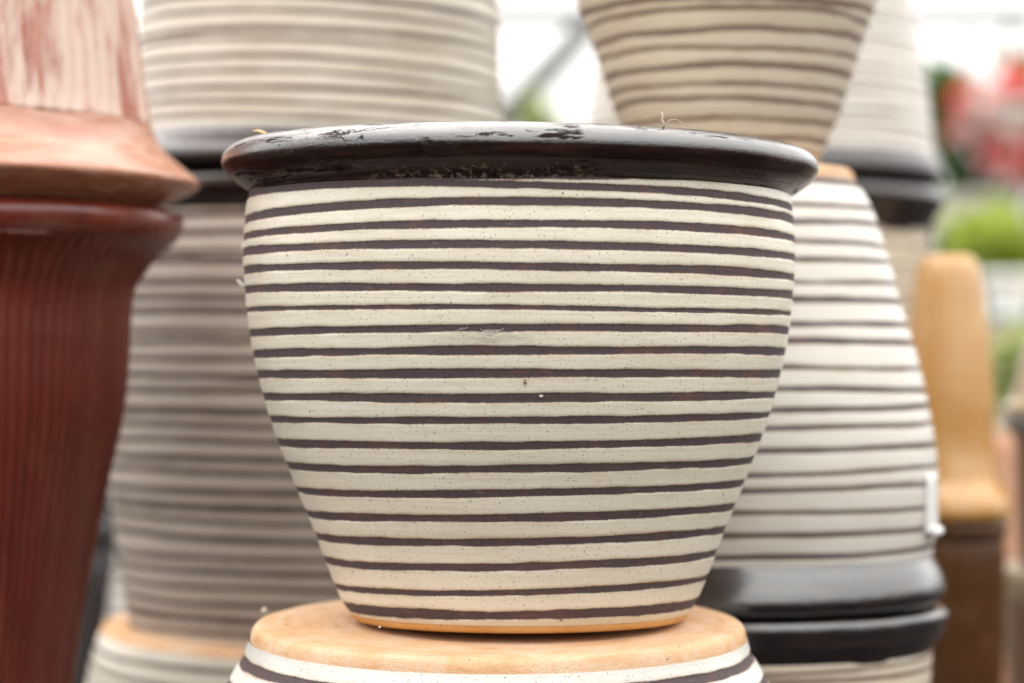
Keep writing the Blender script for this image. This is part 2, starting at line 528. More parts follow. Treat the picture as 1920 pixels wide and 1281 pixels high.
def pot(name, label, group, c, d, outline, y_base, rim=None, rim_pts=None, mats=None, nseg=160, step=.0022,
        stripes=None, spacing=.014, half=.0018, seed=1, rot=(0, 0, 0), foot_round=.004, wob=.0012, flutes=0, fl_amp=0.0,
        cat='plant pot', base_dome=0.0, shift=(0, 0, 0), rim_tilt=0.0, wall=.010):
    """A turned pot. outline: (photo row, radius in photo px) from the glazed edge by the base to the neck;
    y_base: row of the base plane; rim: (row of the rim's free edge, lip radius px)."""
    S = d / FPX
    rng = np.random.default_rng(seed)
    w = [(r * S, ZC + (HY - y) * S) for y, r in outline]
    zb = ZC + (HY - y_base) * S
    up = 1 if w[-1][1] > zb else -1
    if rim:
        zr = ZC + (HY - rim[0]) * S
    elif rim_pts:
        zr = max((ZC + (HY - y) * S for y, r in rim_pts), key=lambda z: z * up)
    else:
        zr = w[-1][1]
    z0 = min(zb, zr)
    x0 = (c - 960.0) * S
    root = empty(name, (x0 + shift[0], d + shift[1], z0 + shift[2]), label, cat, group, rot)
    L = [(r, z - z0) for r, z in w]
    zb -= z0; zr -= z0
    mats = mats or (M_far, M_rimf, M_clay)

    # ---- body: outer wall, then inner wall back down to the floor
    outer = spline(L, step)
    nout = len(outer)
    tk = wall
    inn = [(max(L[-1][0] - tk, .005), L[-1][1])] + [(max(r - tk, .004), z + up * .004) for r, z in L[::-1][1:]] + [(.001, L[0][1] + up * .004)]
    inner = spline(inn, .03)
    prof = np.vstack([outer, inner])
    lo = rng.uniform(0, 6.28, 4)

    zz_all = prof[:, 1]
    ring = np.interp(zz_all, np.linspace(-.1, 1.0, 240), np.convolve(rng.normal(0, 1, 246), np.ones(7) / 7, 'valid')) * .00035

    def radial(PH, RR, ZZ):
        out = RR.copy()
        out[:nout] += (ring[:nout, None] + wob * .5 * np.sin(2 * PH[:nout] + lo[0]) + wob * .3 * np.sin(3 * PH[:nout] + lo[1] + 6 * ZZ[:nout]))
        if flutes:
            out[:nout] += fl_amp * (np.abs(np.sin(PH[:nout] * flutes / 2 + .25 * np.sin(3 * PH[:nout] + lo[3]))) - .5) * np.clip(np.abs(ZZ[:nout] - L[-1][1]) / .018, 0, 1)
        return out
    V, F, PH, ZZ = lathe(prof, nseg, radial=radial)
    if up < 0:
        F = F[:, ::-1]
    sd = np.full(PH.shape, .01)
    if spacing or stripes is not None:
        P_, Z_ = PH[:nout], ZZ[:nout]
        if stripes is None:
            stripes = []
            zlo, zhi = sorted((L[0][1], L[-1][1]))
            z = zlo + spacing * .55
            while z < zhi:
                stripes.append((z + rng.normal(0, spacing * .07), half * rng.uniform(.75, 1.25), rng.normal(0, spacing * .09), rng.normal(0, spacing * .09)))
                z += spacing
        best = np.full(P_.shape, .01)
        p1 = P_[0]
        for (zc, hw, ax, ay) in stripes:
            wv = harm(rng, p1, (2, 3, 4, 5, 7), wob * .55) + harm(rng, p1, (9, 13, 17, 23, 31), wob * .16)
            hv = hw * (1 + harm(rng, p1, (2, 3, 5, 6, 9), .16) + harm(rng, p1, (14, 19, 27, 41), .07))
            cz = zc + ax * np.cos(p1) + ay * np.sin(p1) + wv
            best = np.minimum(best, np.abs(Z_ - cz[None, :]) - np.maximum(hv, .0002)[None, :])
        sd[:nout] = best
        # glazed bands stand a little proud of the painted clay
        t = np.clip((best + .0004) / .0012, 0, 1)
        lift = .00045 * t * t * (3 - 2 * t)
        Vg = V.reshape(len(prof), nseg, 3)
        rr = np.sqrt(Vg[:nout, :, 0]**2 + Vg[:nout, :, 1]**2)
        kk = (rr + lift) / np.maximum(rr, 1e-6)
        Vg[:nout, :, 0] *= kk
        Vg[:nout, :, 1] *= kk
        V = Vg.reshape(-1, 3)
    body = mesh_obj('body', V, F, mats[0], root, attr={'sd': sd})

    # ---- base: unglazed disc and foot
    if mats[2] is not None:
        r1, z1 = L[0]
        rb = r1 - (foot_round if abs(zb - z1) < .02 else foot_round)
        n_in = 14
        pts = [(rb * k / n_in + 1e-4, zb + up * -1 * base_dome * (1 - (k / n_in) ** 2)) for k in range(n_in)]
        pts += [(rb - .003, zb + up * .0002), (rb + foot_round * .35, zb + up * .0008)]
        pts += [(rb + (r1 - rb) * .8, zb + (z1 - zb) * .45), (r1 - .00005, z1 + up * .0006)]
        bp = spline(pts, .004)
        Vb, Fb, _, _ = lathe(bp, nseg, radial=lambda PH, RR, ZZ: RR + wob * .5 * np.sin(2 * PH + lo[0]) * np.clip(RR / r1, 0, 1) + wob * .3 * np.sin(3 * PH + lo[1]) * np.clip(RR / r1, 0, 1))
        if up < 0:
            Fb = Fb[:, ::-1]
        mesh_obj('base', Vb, Fb, mats[2], root)
    # ---- rim
    if rim or rim_pts:
        if rim_pts:
            rp = [(r * S, ZC + (HY - y) * S - z0) for y, r in rim_pts]
        else:
            Rn, zn = L[-1]
            rp = rim_profile(Rn + .0006, zn - up * .001, rim[1] * S, abs(zr - zn), up, Rn - tk)
        rp = spline(rp + [rp[0]], .0016 if nseg > 300 else .003)[:-1]
        r_amp = .0009 if nseg > 300 else .0012
        a_ = rng.uniform(0, 6.28, 6)

        def rrad(PH, RR, ZZ):
            k = np.clip((RR - rp[:, 0].min()) / (np.ptp(rp[:, 0]) + 1e-6), 0, 1)
            return RR + wob * .5 * np.sin(2 * PH + lo[0]) + k * r_amp * (np.sin(3 * PH + a_[0]) * .6 + .35 * np.sin(7 * PH + a_[1] + 60 * ZZ) + .25 * np.sin(13 * PH + a_[2] + 40 * ZZ))
        Vr, Fr, PHr, ZZr = lathe(rp, nseg, closed=True, radial=rrad)
        Vr[:, 2] -= Vr[:, 0] * rim_tilt
        if up < 0:
            Fr = Fr[:, ::-1]
        mesh_obj('rim', Vr, Fr, mats[1], root)
    return root


# ------------------------------------------------------------------ ground
def ground():
    n = NT('darkened_unseen_ground')  # unseen ground; aisle shade put into its colour so rim undersides reflect dark
    c = n.mix(n.mr(n.noise(3, 6, .6), .3, .7), (.012, .011, .011), (.024, .021, .020))
    c = n.mix(n.mr(n.noise(60, 4, .6), .5, .75, 0, .6), c, (.05, .04, .032))
    n.p(Base_Color=c, Roughness=.95, Specular_IOR_Level=.12, Normal=n.bump(n.noise(80, 4), .004, .5))
    v = [(-400, -400, 0), (400, -400, 0), (400, 400, 0), (-400, 400, 0)]
    o = mesh_obj('ground', v, [(0, 1, 2, 3)], n.m, smooth=False)
    tag(o, kind='structure')


ground()

# ------------------------------------------------------------------ the main pot
DM = 1.8
SM = DM / FPX
main_outline = [(1146, 314), (1130, 327), (1100, 341), (1050, 361), (1000, 379), (950, 400), (900, 420), (850, 440), (800, 457.5),
                (750, 473), (680, 491), (620, 502), (560, 509), (500, 513.5), (450, 513), (400, 509), (370, 504), (362, 503)]
# measured rows of the painted bands: top / bottom at the left edge, the middle, the right edge
TB = [((346, 368), (318, 337), (340, 361)),
      ((366, 379), (339, 352.6), (394, 400)), ((416, 425), (370, 386), (418, 426)), ((449, 455), (412, 426.5), (451, 459)),
      ((473, 484), (451, 466), (485, 494)), ((505, 515), (492, 507), (519, 527)), ((541, 550), (532, 547), (551, 561)),
      ((578, 587), (573, 582), (587, 593)), ((622, 633), (608, 622), (618, 628)), ((661, 670), (650, 665), (655, 666)),
      ((697, 707), (693, 709), (697, 705)), ((738, 749), (738, 754), (736, 745)), ((778, 790), (782, 795), (771, 783)),
      ((821, 833), (828, 843), (813, 823)), ((865, 876), (872, 887), (856, 864)), ((911, 920), (918, 932), (897, 907)),
      ((956, 965), (963, 978), (943, 950)), ((998, 1008), (1008, 1023), (986, 994)), ((1041, 1051), (1055, 1070), (1029, 1036)),
      ((1090, 1100), (1104, 1116), (1073, 1084)), ((1129, 1136), (1143, 1162), (1121, 1130))]
ys = np.array([o[0] for o in main_outline][::-1]); rs = np.array([o[1] for o in main_outline][::-1]) * SM
zbase_main = ZC + (HY - 1161) * SM
main_str = []
for (lt, lb), (ct, cb), (rt, rb) in TB:
    Rr = np.interp((ct + cb) / 2, ys, rs)
    zl = ZC + (HY - (lt + lb) / 2) * SM
    zr = ZC + (HY - (rt + rb) / 2) * SM
    zc = ZC + (HY - (ct + cb) / 2) * (DM - Rr) / FPX
    hw = ((cb - ct) * (DM - Rr) / FPX * .5)
    e = (zl + zr) / 2
    main_str.append((e - zbase_main, hw, zc - e, (zr - zl) / 2))
main_rim = [(373, 503.5), (366, 505), (357, 519), (346, 535), (336, 547), (322, 555), (312, 556), (303, 554), (294, 547), (286, 536),
            (280, 521), (278.5, 507), (281, 492), (290, 477), (310, 468), (340, 466), (370, 468)]
main = pot('striped_pot', 'large sharp cream pot in the middle, dark painted bands and black rolled rim',
           'banded cream pots', 974, DM, main_outline, 1161, rim_pts=main_rim, mats=(M_main, M_rim, M_foot), nseg=640, step=.00095,
           stripes=main_str, seed=5, wob=.0007, rim_tilt=math.tan(R_(.7)))

# the pot it stands on: upside down, tilted a little towards the camera
low_out = [(1191, 465), (1205, 468), (1222, 474), (1250, 492), (1280, 508), (1340, 522), (1430, 532), (1600, 538), (1800, 540), (1990, 536)]
def low_stripes():
    S = 1.8 / FPX
    z0 = ZC + (HY - 2247) * S
    out = []
    y = 1225.0
    while y < 1980:
        out.append((ZC + (HY - y) * S - z0, 8.5 * S * .5 * 1.9, random.Random(int(y)).uniform(-.001, .001), .0012))
        y += 44
    return out
TILT = R_(2.7)
lower = pot('striped_pot', 'upturned pot beneath the sharp middle pot, its round orange clay base facing up',
            'banded cream pots', 934, 1.8, low_out, 1164, rim=(2247, 560), mats=(M_lower, M_rimf, M_clay), nseg=640, step=.0012,
            stripes=low_stripes(), seed=11, wob=.0008, rot=(TILT, 0, R_(0)), foot_round=.0065, base_dome=.0006,
            shift=(0, .0185, .0))

# ------------------------------------------------------------------ right stack
G = 'banded cream pots'
pot('striped_pot', 'upturned bright white pot with thin dark lines, right behind the sharp middle pot', G, 1365, 2.12,
    [(347, 243), (365, 257), (400, 275), (480, 300), (580, 326), (680, 355), (800, 380), (900, 390), (970, 387), (1040, 377)], 322,
    rim_pts=[(1036, 377), (1044, 380), (1066, 393), (1088, 402), (1104, 404), (1116, 400), (1126, 388), (1128, 372), (1120, 360), (1090, 352), (1040, 352)],
    mats=(M_farw, M_rimr, M_clay), nseg=256, spacing=.0156, half=.0021, seed=21, rot=(0, R_(-.6), 0), foot_round=.007, wob=.0010)
pot('striped_pot', 'upright pot rim to rim beneath the bright white upturned one, cut by the bottom edge', G, 1366, 2.12,
    [(2000, 255), (1800, 290), (1600, 335), (1400, 362), (1281, 373), (1210, 378)], 2017,
    rim_pts=[(1214, 378), (1204, 381), (1186, 396), (1168, 401), (1150, 406), (1138, 404), (1131, 393), (1130, 385), (1136, 370), (1160, 358), (1210, 354)],
    mats=(M_fart, M_rimr, M_clay), nseg=256, spacing=.013, half=.0017, seed=22, wob=.0010)
pot('striped_pot', 'smaller tan banded pot standing upright on top of the bright white upturned pot', G, 1364, 2.12,
    [(290, 177), (258, 190), (215, 210), (160, 229), (100, 247), (30, 272), (0, 282), (-100, 308), (-220, 325), (-260, 326)], 319,
    rim=(-300, 345), mats=(M_fart, M_rimf, M_claytan), nseg=256, spacing=.0129, half=.0019, seed=33, wob=.0020, foot_round=.012, rot=(0, R_(-.3), 0))

# ------------------------------------------------------------------ left stack
pot('striped_pot', 'wide upturned banded pot at the top left, its black rim resting on another rim', G, 590, 2.45,
    [(-330, 270), (-250, 290), (-100, 312), (0, 333), (100, 339), (200, 345), (250, 351), (272, 356)], -345,
    rim_pts=[(268, 355), (280, 364), (292, 380), (305, 402), (316, 414), (328, 417), (339, 409), (346, 392), (349, 375), (344, 360), (310, 340), (272, 330)],
    mats=(M_far, M_rimf, M_clay), nseg=256, spacing=.01332, half=.0021, seed=41, rot=(0, R_(2.0), 0), wob=.0012)
pot('striped_pot', 'tall shaded banded pot standing upright between the dark red pots and the middle pot', G, 590, 2.45,
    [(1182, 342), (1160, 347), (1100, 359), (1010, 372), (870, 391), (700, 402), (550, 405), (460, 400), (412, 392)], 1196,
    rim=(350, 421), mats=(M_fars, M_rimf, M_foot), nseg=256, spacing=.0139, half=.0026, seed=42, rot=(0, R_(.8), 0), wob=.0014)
pot('striped_pot', 'upturned pot with orange base at the bottom left, carrying the tall shaded pot', G, 590, 2.45,
    [(1170, 410), (1200, 420), (1281, 438), (1400, 460), (1550, 478), (1700, 485)], 1158,
    rim=(1842, 490), mats=(M_far, M_rimf, M_clay), nseg=256, spacing=.0133, half=.0016, seed=43, rot=(R_(2.6), R_(.8), 0), foot_round=.012, shift=(.003, .010, -.004))
pot('striped_pot', 'pale upturned pot mostly hidden behind the tall shaded pot at lower left', G, 392, 3.1,
    [(1012, 158), (1040, 172), (1130, 186), (1300, 212), (1500, 228)], 1004, rim=(1607, 258),
    mats=(M_farw, M_rimf, M_clay), nseg=128, spacing=.015, half=.0015, seed=44)

# ------------------------------------------------------------------ back right stack
pot('striped_pot', 'blurred grey-white upturned pot behind the small tan pot at upper right', G, 1420, 2.9,
    [(-330, 222), (-200, 252), (-100, 270), (0, 286), (60, 298), (180, 315), (262, 324), (302, 330)], -345,
    rim_pts=[(298, 329), (308, 334), (320, 342), (330, 346), (340, 345), (348, 336), (353, 322), (350, 310), (330, 304), (300, 306)],
    mats=(M_farw, M_rimf, M_clay), nseg=192, spacing=.0157, half=.0014, seed=51, wob=.0010)
pot('striped_pot', 'blurred upright pot with a wide black rim behind the bright white upturned pot', G, 1420, 2.9,
    [(1085, 215), (1000, 238), (800, 272), (600, 302), (500, 314), (436, 319)], 1100,
    rim_pts=[(444, 319), (434, 321), (412, 333), (388, 346), (376, 347), (364, 340), (356, 328), (354, 315), (362, 304), (440, 300)],
    mats=(M_fart, M_rimf, M_clay), nseg=192, spacing=.0157, half=.0012, seed=52, wob=.0010)
pot('striped_pot', 'upturned pot at the foot of the blurred back right stack', G, 1420, 2.9,
    [(1112, 240), (1200, 275), (1400, 320), (1550, 330)], 1102, rim=(1668, 350), mats=(M_fart, M_rimf, M_clay), nseg=96, spacing=.0157, half=.0014, seed=53)

# ------------------------------------------------------------------ red fluted stack
pot('fluted_pot', 'upturned worn red fluted pot with a flaring lip at the left edge', 'dark red fluted pots', -50, 2.05,
    [(-320, 235), (-150, 266), (0, 290), (100, 304), (190, 319), (232, 330)], -335,
    rim_pts=[(228, 330), (250, 338), (275, 355), (300, 384), (322, 411), (334, 421), (341, 420), (348, 410), (360, 386), (374, 355), (385, 334), (388, 318), (370, 300), (300, 300), (236, 305)],
    mats=(M_redu, M_redrim, M_clay), nseg=960, step=.006, spacing=0, seed=61, flutes=64, fl_amp=.0036, rot=(0, R_(1.2), 0))
pot('fluted_pot', 'tall dark red fluted vase standing upright at the left edge', 'dark red fluted pots', -50, 2.05,
    [(2045, 152), (1900, 155), (1600, 168), (1281, 177), (1093, 203), (900, 240), (760, 268), (650, 277), (570, 281), (534, 288), (515, 300), (490, 318), (468, 340), (450, 361)], 2061,
    rim_pts=[(454, 358), (444, 367), (428, 376), (412, 377), (400, 370), (393, 352), (391, 330), (398, 306), (430, 290), (452, 300)],
    mats=(M_red, M_red, M_clay), nseg=960, step=.006, spacing=0, seed=62, flutes=80, fl_amp=.0026, rot=(0, R_(.4), 0))
pot('glazed_pot', 'upturned dark pot behind the red vase, rim down on another dark pot', None, 62, 3.3,
    [(712, 116), (760, 132), (850, 148), (915, 154)], 700, rim=(968, 158), mats=(M_black, M_black, M_clay), nseg=96, spacing=0, seed=64)
pot('glazed_pot', 'dark glossy pot glimpsed in the gap behind the tall red vase', None, 62, 3.3,
    [(1540, 100), (1400, 130), (1200, 152), (1080, 156), (1030, 154)], 1553, rim=(970, 158), mats=(M_black, M_black, M_clay), nseg=96, spacing=0, seed=63)

# ------------------------------------------------------------------ caramel stack and the brown pots at the right edge
pot('fluted_pot', 'upturned caramel fluted pot with a wide lip, blurred at right', 'caramel fluted pots', 1778, 2.65,
    [(486, 48), (494, 55), (520, 62), (580, 70), (650, 78), (740, 84), (840, 85), (905, 94)], 478,
    rim_pts=[(900, 94), (915, 103), (930, 113), (946, 118), (962, 118), (972, 110), (974, 100), (965, 88), (905, 88)],
    mats=(M_car, M_car, M_clay), nseg=256, step=.006, spacing=0, seed=71, flutes=22, fl_amp=.0009, foot_round=.006)
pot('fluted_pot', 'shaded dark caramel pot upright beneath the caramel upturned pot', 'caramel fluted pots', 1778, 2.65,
    [(1743, 78), (1400, 92), (1200, 99), (1080, 102), (1010, 101)], 1758, rim=(976, 112), mats=(M_car_shade, M_car_shade, M_clay), nseg=256, step=.008, spacing=0, seed=72, flutes=22, fl_amp=.004)
pot('clay_pot', 'small upturned terracotta pot behind the caramel stack', None, 1893, 3.7,
    [(822, 46), (840, 52), (950, 60), (1150, 70), (1300, 74)], 814, rim=(1463, 82), mats=(M_terra, M_terra, M_terra), nseg=96, spacing=0, seed=73)
pot('glazed_pot', 'brown pot with a thick rolled rim at the bottom right corner', 'brown pots at the right edge', 2000, 2.75,
    [(1705, 84), (1500, 96), (1300, 108), (1180, 117), (1120, 118)], 1720, rim=(1060, 133), mats=(M_brown, M_beige, M_clay), nseg=128, spacing=0, seed=74)
pot('glazed_pot', 'slim brown pot with a grey rim standing inside the thick rimmed brown pot', 'brown pots at the right edge', 2003, 2.75,
    [(1290, 70), (1150, 84), (1000, 92), (860, 98), (815, 102)], 1300, rim=(778, 118), mats=(M_brown, M_grey, M_clay), nseg=128, spacing=0, seed=75)
pot('glazed_pot', 'small beige pot upturned on the grey rim at the right edge', 'brown pots at the right edge', 2003, 2.75,
    [(592, 55), (640, 72), (690, 88), (750, 103)], 584, rim=(777, 116), mats=(M_beige, M_beige, M_clay), nseg=128, spacing=0, seed=76)


# ------------------------------------------------------------------ far things: bench, plants, pipe frame
def box_mesh(x0, x1, y0, y1, z0, z1):
    v = [(x0, y0, z0), (x1, y0, z0), (x1, y1, z0), (x0, y1, z0), (x0, y0, z1), (x1, y0, z1), (x1, y1, z1), (x0, y1, z1)]
    f = [(0, 3, 2, 1), (4, 5, 6, 7), (0, 1, 5, 4), (1, 2, 6, 5), (2, 3, 7, 6), (3, 0, 4, 7)]
    return v, f


def bevel(o, w=.004):
    m = o.modifiers.new('bevel', 'BEVEL')
    m.width = w
    m.segments = 2
    return o


BZ = ZC + (HY - 612) * 5.7 / FPX      # bench top height
bx0, bx1 = at(1800, 0, 5.7)[0], at(2500, 0, 5.7)[0]
bench = empty('display_bench', ((bx0 + bx1) / 2, 5.75, 0), 'pale wooden display bench holding small potted plants at right', 'bench')
hw = (bx1 - bx0) / 2
v, f = box_mesh(-hw, hw, -.32, .32, BZ - .045, BZ)
bevel(mesh_obj('bench_top', v, f, M_wood, bench, smooth=False))
for sx in (-1, 1):
    for sy in (-1, 1):
        v, f = box_mesh(sx * (hw - .06) - .025, sx * (hw - .06) + .025, sy * .26 - .025, sy * .26 + .025, 0, BZ - .046)
        bevel(mesh_obj('leg', v, f, M_wood, bench, smooth=False))


def tube(pts, r, n=8):
    P = [Vector(p) for p in pts]
    V, F = [], []
    for i, p in enumerate(P):
        t = (P[min(i + 1, len(P) - 1)] - P[max(i - 1, 0)]).normalized()
        q = t.to_track_quat('Z', 'Y')
        rr = r[i] if isinstance(r, (list, tuple)) else r
        for k in range(n):
            a = 2 * math.pi * k / n
            V.append(p + q @ Vector((math.cos(a) * rr, math.sin(a) * rr, 0)))
    for i in range(len(P) - 1):
        for k in range(n):
            F.append((i*n + k, i*n + (k+1) % n, (i+1)*n + (k+1) % n, (i+1)*n + k))
    F.append(tuple(range(n))[::-1])
    F.append(tuple((len(P)-1)*n + k for k in range(n)))
    return V, F


def leaf_cloud(rng, centre, rad, count, size, flat=.5):
    V, F = [], []
    for _ in range(count):
        while True:
            u = Vector((rng.uniform(-1, 1), rng.uniform(-1, 1), rng.uniform(-1, 1)))
            if .2 < u.length < 1:
                break
        # clumped, uneven crown
        k = .75 + .35 * math.sin(5 * u.x + 3 * u.z + centre[0]) * math.cos(4 * u.y + 2 * u.z)
        p = Vector(centre) + Vector((u.x * rad[0], u.y * rad[1], u.z * rad[2])) * k
        d = (u.normalized() + Vector((rng.uniform(-.7, .7), rng.uniform(-.7, .7), rng.uniform(-.3, .6)))).normalized()
        s = size * rng.uniform(.6, 1.2)
        side = d.cross(Vector((rng.uniform(-.4, .4), rng.uniform(-.4, .4), 1))).normalized()
        nrm = side.cross(d).normalized()
        b = len(V)
        V += [p, p + d*s*.35 + side*s*.30 + nrm*s*.06, p + d*s*.75 + side*s*.22 + nrm*s*.02, p + d*s*1.05 - nrm*s*.12,
              p + d*s*.75 - side*s*.22 + nrm*s*.02, p + d*s*.35 - side*s*.30 + nrm*s*.06, p + d*s*.55 - nrm*s*.03]
        F += [(b, b+1, b+6), (b+1, b+2, b+6), (b+2, b+3, b+6), (b+3, b+4, b+6), (b+4, b+5, b+6), (b+5, b, b+6)]
    return V, F


def bloom(rng, centre, r, petals=26):
    V, F = [], []
    for _ in range(petals):
        a = rng.uniform(0, 6.283); e = rng.uniform(-.5, 1.4)
        d = Vector((math.cos(a)*math.cos(e), math.sin(a)*math.cos(e), math.sin(e)))
        side = d.cross(Vector((.2, .1, 1))).normalized()
        nrm = side.cross(d)
        c = Vector(centre)
        s = r * rng.uniform(.75, 1.05)
        w = r * rng.uniform(.35, .5)
        b = len(V)
        V += [c + d*s*.15, c + d*s*.6 + side*w + nrm*w*.2, c + d*s + side*w*.6 - nrm*w*.2, c + d*s - side*w*.6 - nrm*w*.2, c + d*s*.6 - side*w + nrm*w*.2, c + d*s*.62 + nrm*w*.3]
        F += [(b, b+1, b+5), (b+1, b+2, b+5), (b+2, b+3, b+5), (b+3, b+4, b+5), (b+4, b, b+5)]
    return V, F


def sub(V, o):
    return [tuple(Vector(p) - Vector(o)) for p in V]


def simple_pot(name, label, cat, x, y, z0, h, r0, r1, mat, lip=.006):
    root = empty(name, (x, y, z0), label, cat)
    prof = np.array(spline([(.001, 0), (r0 * .9, 0), (r0, .004), ((r0 + r1) / 2, h * .55), (r1, h - .022)], .01))
    V, F, _, _ = lathe(prof, 64)
    mesh_obj('body', V, F, mat, root)
    rp = np.array([(r1, h - .022), (r1 + lip, h - .018), (r1 + lip, h - .002), (r1 + lip - .003, h), (r1 - .006, h), (r1 - .008, h - .03)])
    V, F, _, _ = lathe(rp, 64, closed=True)
    mesh_obj('rim', V, F, mat, root)
    sp = np.array([(.0005, h - .012), (r1 - .007, h - .016)])
    V, F, _, _ = lathe(sp, 48)
    mesh_obj('soil', V, F[:, ::-1], M_soil, root)
    return root


rng = random.Random(4)
# flowering plant in a tall cream planter
x, y, z = at(1812, 372, 8.4)
simple_pot('tall_planter', 'tall cream planter under the pink flowering plant at right', 'planter', x, y, 0, z, .12, .18, M_creamp)
fp = empty('flowering_plant', (x, y, z - .012), 'red and pink flowering plant growing in the tall cream planter', 'plant')
o = (x, y, z - .012)
V, F = [], []
for cx, cy, rx, rz, cnt in ((1770, 192, .038, .055, 240), (1800, 330, .05, .05, 60), (1900, 200, .10, .12, 90), (1850, 310, .10, .09, 100), (1760, 285, .03, .04, 26), (1950, 300, .12, .14, 90)):
    v, f = leaf_cloud(rng, at(cx, cy, 8.5), (rx * 1.7, .16, rz * 1.7), cnt, .09)
    b = len(V); V += v; F += [tuple(i + b for i in t) for t in f]
mesh_obj('foliage', sub(V, o), F, M_leafd, fp, smooth=False)
V, F = [], []
for cx, cy in ((1772, 195), (1840, 215), (1900, 170), (1880, 310), (1950, 260), (1800, 290)):
    a = Vector(o); bb = Vector(at(cx, cy, 8.4)); mid = (a + bb) / 2 + Vector((0, 0, .03))
    v, f = tube([a, mid, bb], .004, 6)
    b = len(V); V += v; F += [tuple(i + b for i in t) for t in f]
mesh_obj('stems', sub(V, o), F, M_leafd, fp)
for cx, cy, r, m in ((1840, 218, .056, M_pale), (1800, 192, .030, M_redp), (1796, 250, .030, M_pink), (1872, 178, .030, M_pink), (1902, 150, .038, M_redp),
                     (1858, 268, .034, M_pink), (1884, 318, .046, M_pink), (1912, 258, .036, M_pale), (1846, 298, .022, M_redp), (1918, 340, .030, M_redp),
                     (1935, 195, .05, M_pink), (1950, 290, .05, M_redp), (1822, 150, .018, M_redp), (1990, 230, .06, M_pink)):
    V, F = bloom(rng, at(cx, cy, 8.25), r * 1.6)
    mesh_obj('blossom', sub(V, o), F, m, fp, smooth=False)

# things on the bench
xs, ys_, _ = at(1892, 0, 5.55)
sr = np.array([(.001, .004), (.050, .0), (.065, .012), (.070, .014), (.064, .016), (.050, .006), (.001, .006)])
V, F, _, _ = lathe(sr, 48)
sa = mesh_obj('saucer', V, F, M_teal)
sa.location = (xs, ys_, BZ + .0005)
tag(sa, 'teal saucer beneath the small white pot on the bench', 'saucer')
simple_pot('small_pot', 'small white pot on a teal saucer on the bench', 'plant pot', xs, ys_, BZ + .0068, .10, .042, .056, M_whitep)
xl, yl, zl = at(1850, 540, 5.85)
simple_pot('nursery_pot', 'dark nursery pot holding the lime green plant on the bench', 'plant pot', xl, yl, BZ, .10, .056, .072, M_navy)
lp = empty('leafy_plant', (xl, yl, BZ + .058), 'bright lime green leafy plant on the bench beside the caramel pot', 'plant')
V, F = [], []
for cx, cy, r, cnt in ((1838, 462, .050, 60), (1884, 440, .036, 46), (1808, 512, .030, 26), (1872, 552, .030, 30), (1908, 498, .036, 34), (1852, 505, .04, 40)):
    v, f = leaf_cloud(rng, at(cx, cy, 5.85), (r * 1.4, r * 1.4, r * 1.1), cnt, .062)
    b = len(V); V += v; F += [tuple(i + b for i in t) for t in f]
mesh_obj('foliage', sub(V, (xl, yl, BZ + .058)), F, M_leafl, lp, smooth=False)
V, F = [], []
for cx, cy in ((1845, 468), (1880, 450), (1815, 500), (1900, 500)):
    v, f = tube([(xl, yl, BZ + .058), Vector(at(cx, cy, 5.85))], .003, 6)
    b = len(V); V += v; F += [tuple(i + b for i in t) for t in f]
mesh_obj('stems', sub(V, (xl, yl, BZ + .058)), F, M_leafl, lp)
x, y, z = at(1775, 428, 6.0)
simple_pot('glazed_pot', 'small navy glazed pot above the caramel pot', 'plant pot', at(1812, 0, 6.0)[0] - .03, y, BZ, z - BZ, .035, .048, M_navy)
x, y, z = at(1925, 415, 6.0)
simple_pot('glazed_pot', 'dark navy pot at the right edge beside the lime green plant', 'plant pot', x, y, BZ, z - BZ, .042, .06, M_navy)

# a leafy plant on a tall stem lower down at the right edge
xq, yq, _ = at(1893, 700, 4.6)
simple_pot('nursery_pot', 'nursery pot on the ground with a tall stemmed plant, behind the brown pots', 'plant pot', xq, yq, 0, .20, .08, .11, M_navy)
tq = empty('leafy_plant', (xq, yq, .185), 'mid green leaves low at the right edge above the terracotta pot', 'plant')
V, F = [], []
for cx, cy, r, cnt in ((1882, 690, .035, 70), (1905, 725, .04, 70), (1915, 660, .035, 50), (1870, 735, .025, 30)):
    v, f = leaf_cloud(rng, at(cx, cy, 4.6), (r, r, r), cnt, .04)
    b = len(V); V += v; F += [tuple(i + b for i in t) for t in f]
mesh_obj('foliage', sub(V, (xq, yq, .185)), F, M_leafp, tq, smooth=False)
v, f = tube([(0, 0, 0), (.006, 0, .2), (0, 0, .40)], [.006, .005, .003], 8)
mesh_obj('stem', v, f, M_leafd, tq)

# pale shrub seen between the pots
x, y, z = at(1015, 330, 8.0)
sh = empty('green_shrub', (x, y, 0), 'pale green shrub tip between the left stack and the small tan pot', 'plant')
V, F = [], []
for cx, cy, r, cnt in ((1012, 232, .026, 70), (1022, 300, .05, 120), (1000, 345, .07, 120), (1050, 380, .1, 120)):
    v, f = leaf_cloud(rng, at(cx, cy, 8.0), (r * 1.1, r*1.3, r*1.3), cnt, .08)
    b = len(V); V += v; F += [tuple(i + b for i in t) for t in f]
mesh_obj('foliage', sub(V, (x, y, 0)), F, M_leafp, sh, smooth=False)
v, f = tube([(0, 0, 0), (.01, 0, .4), (0, .01, z), (-.01, 0, z + .12)], [.02, .016, .01, .004], 8)
mesh_obj('stem', v, f, M_husk, sh)

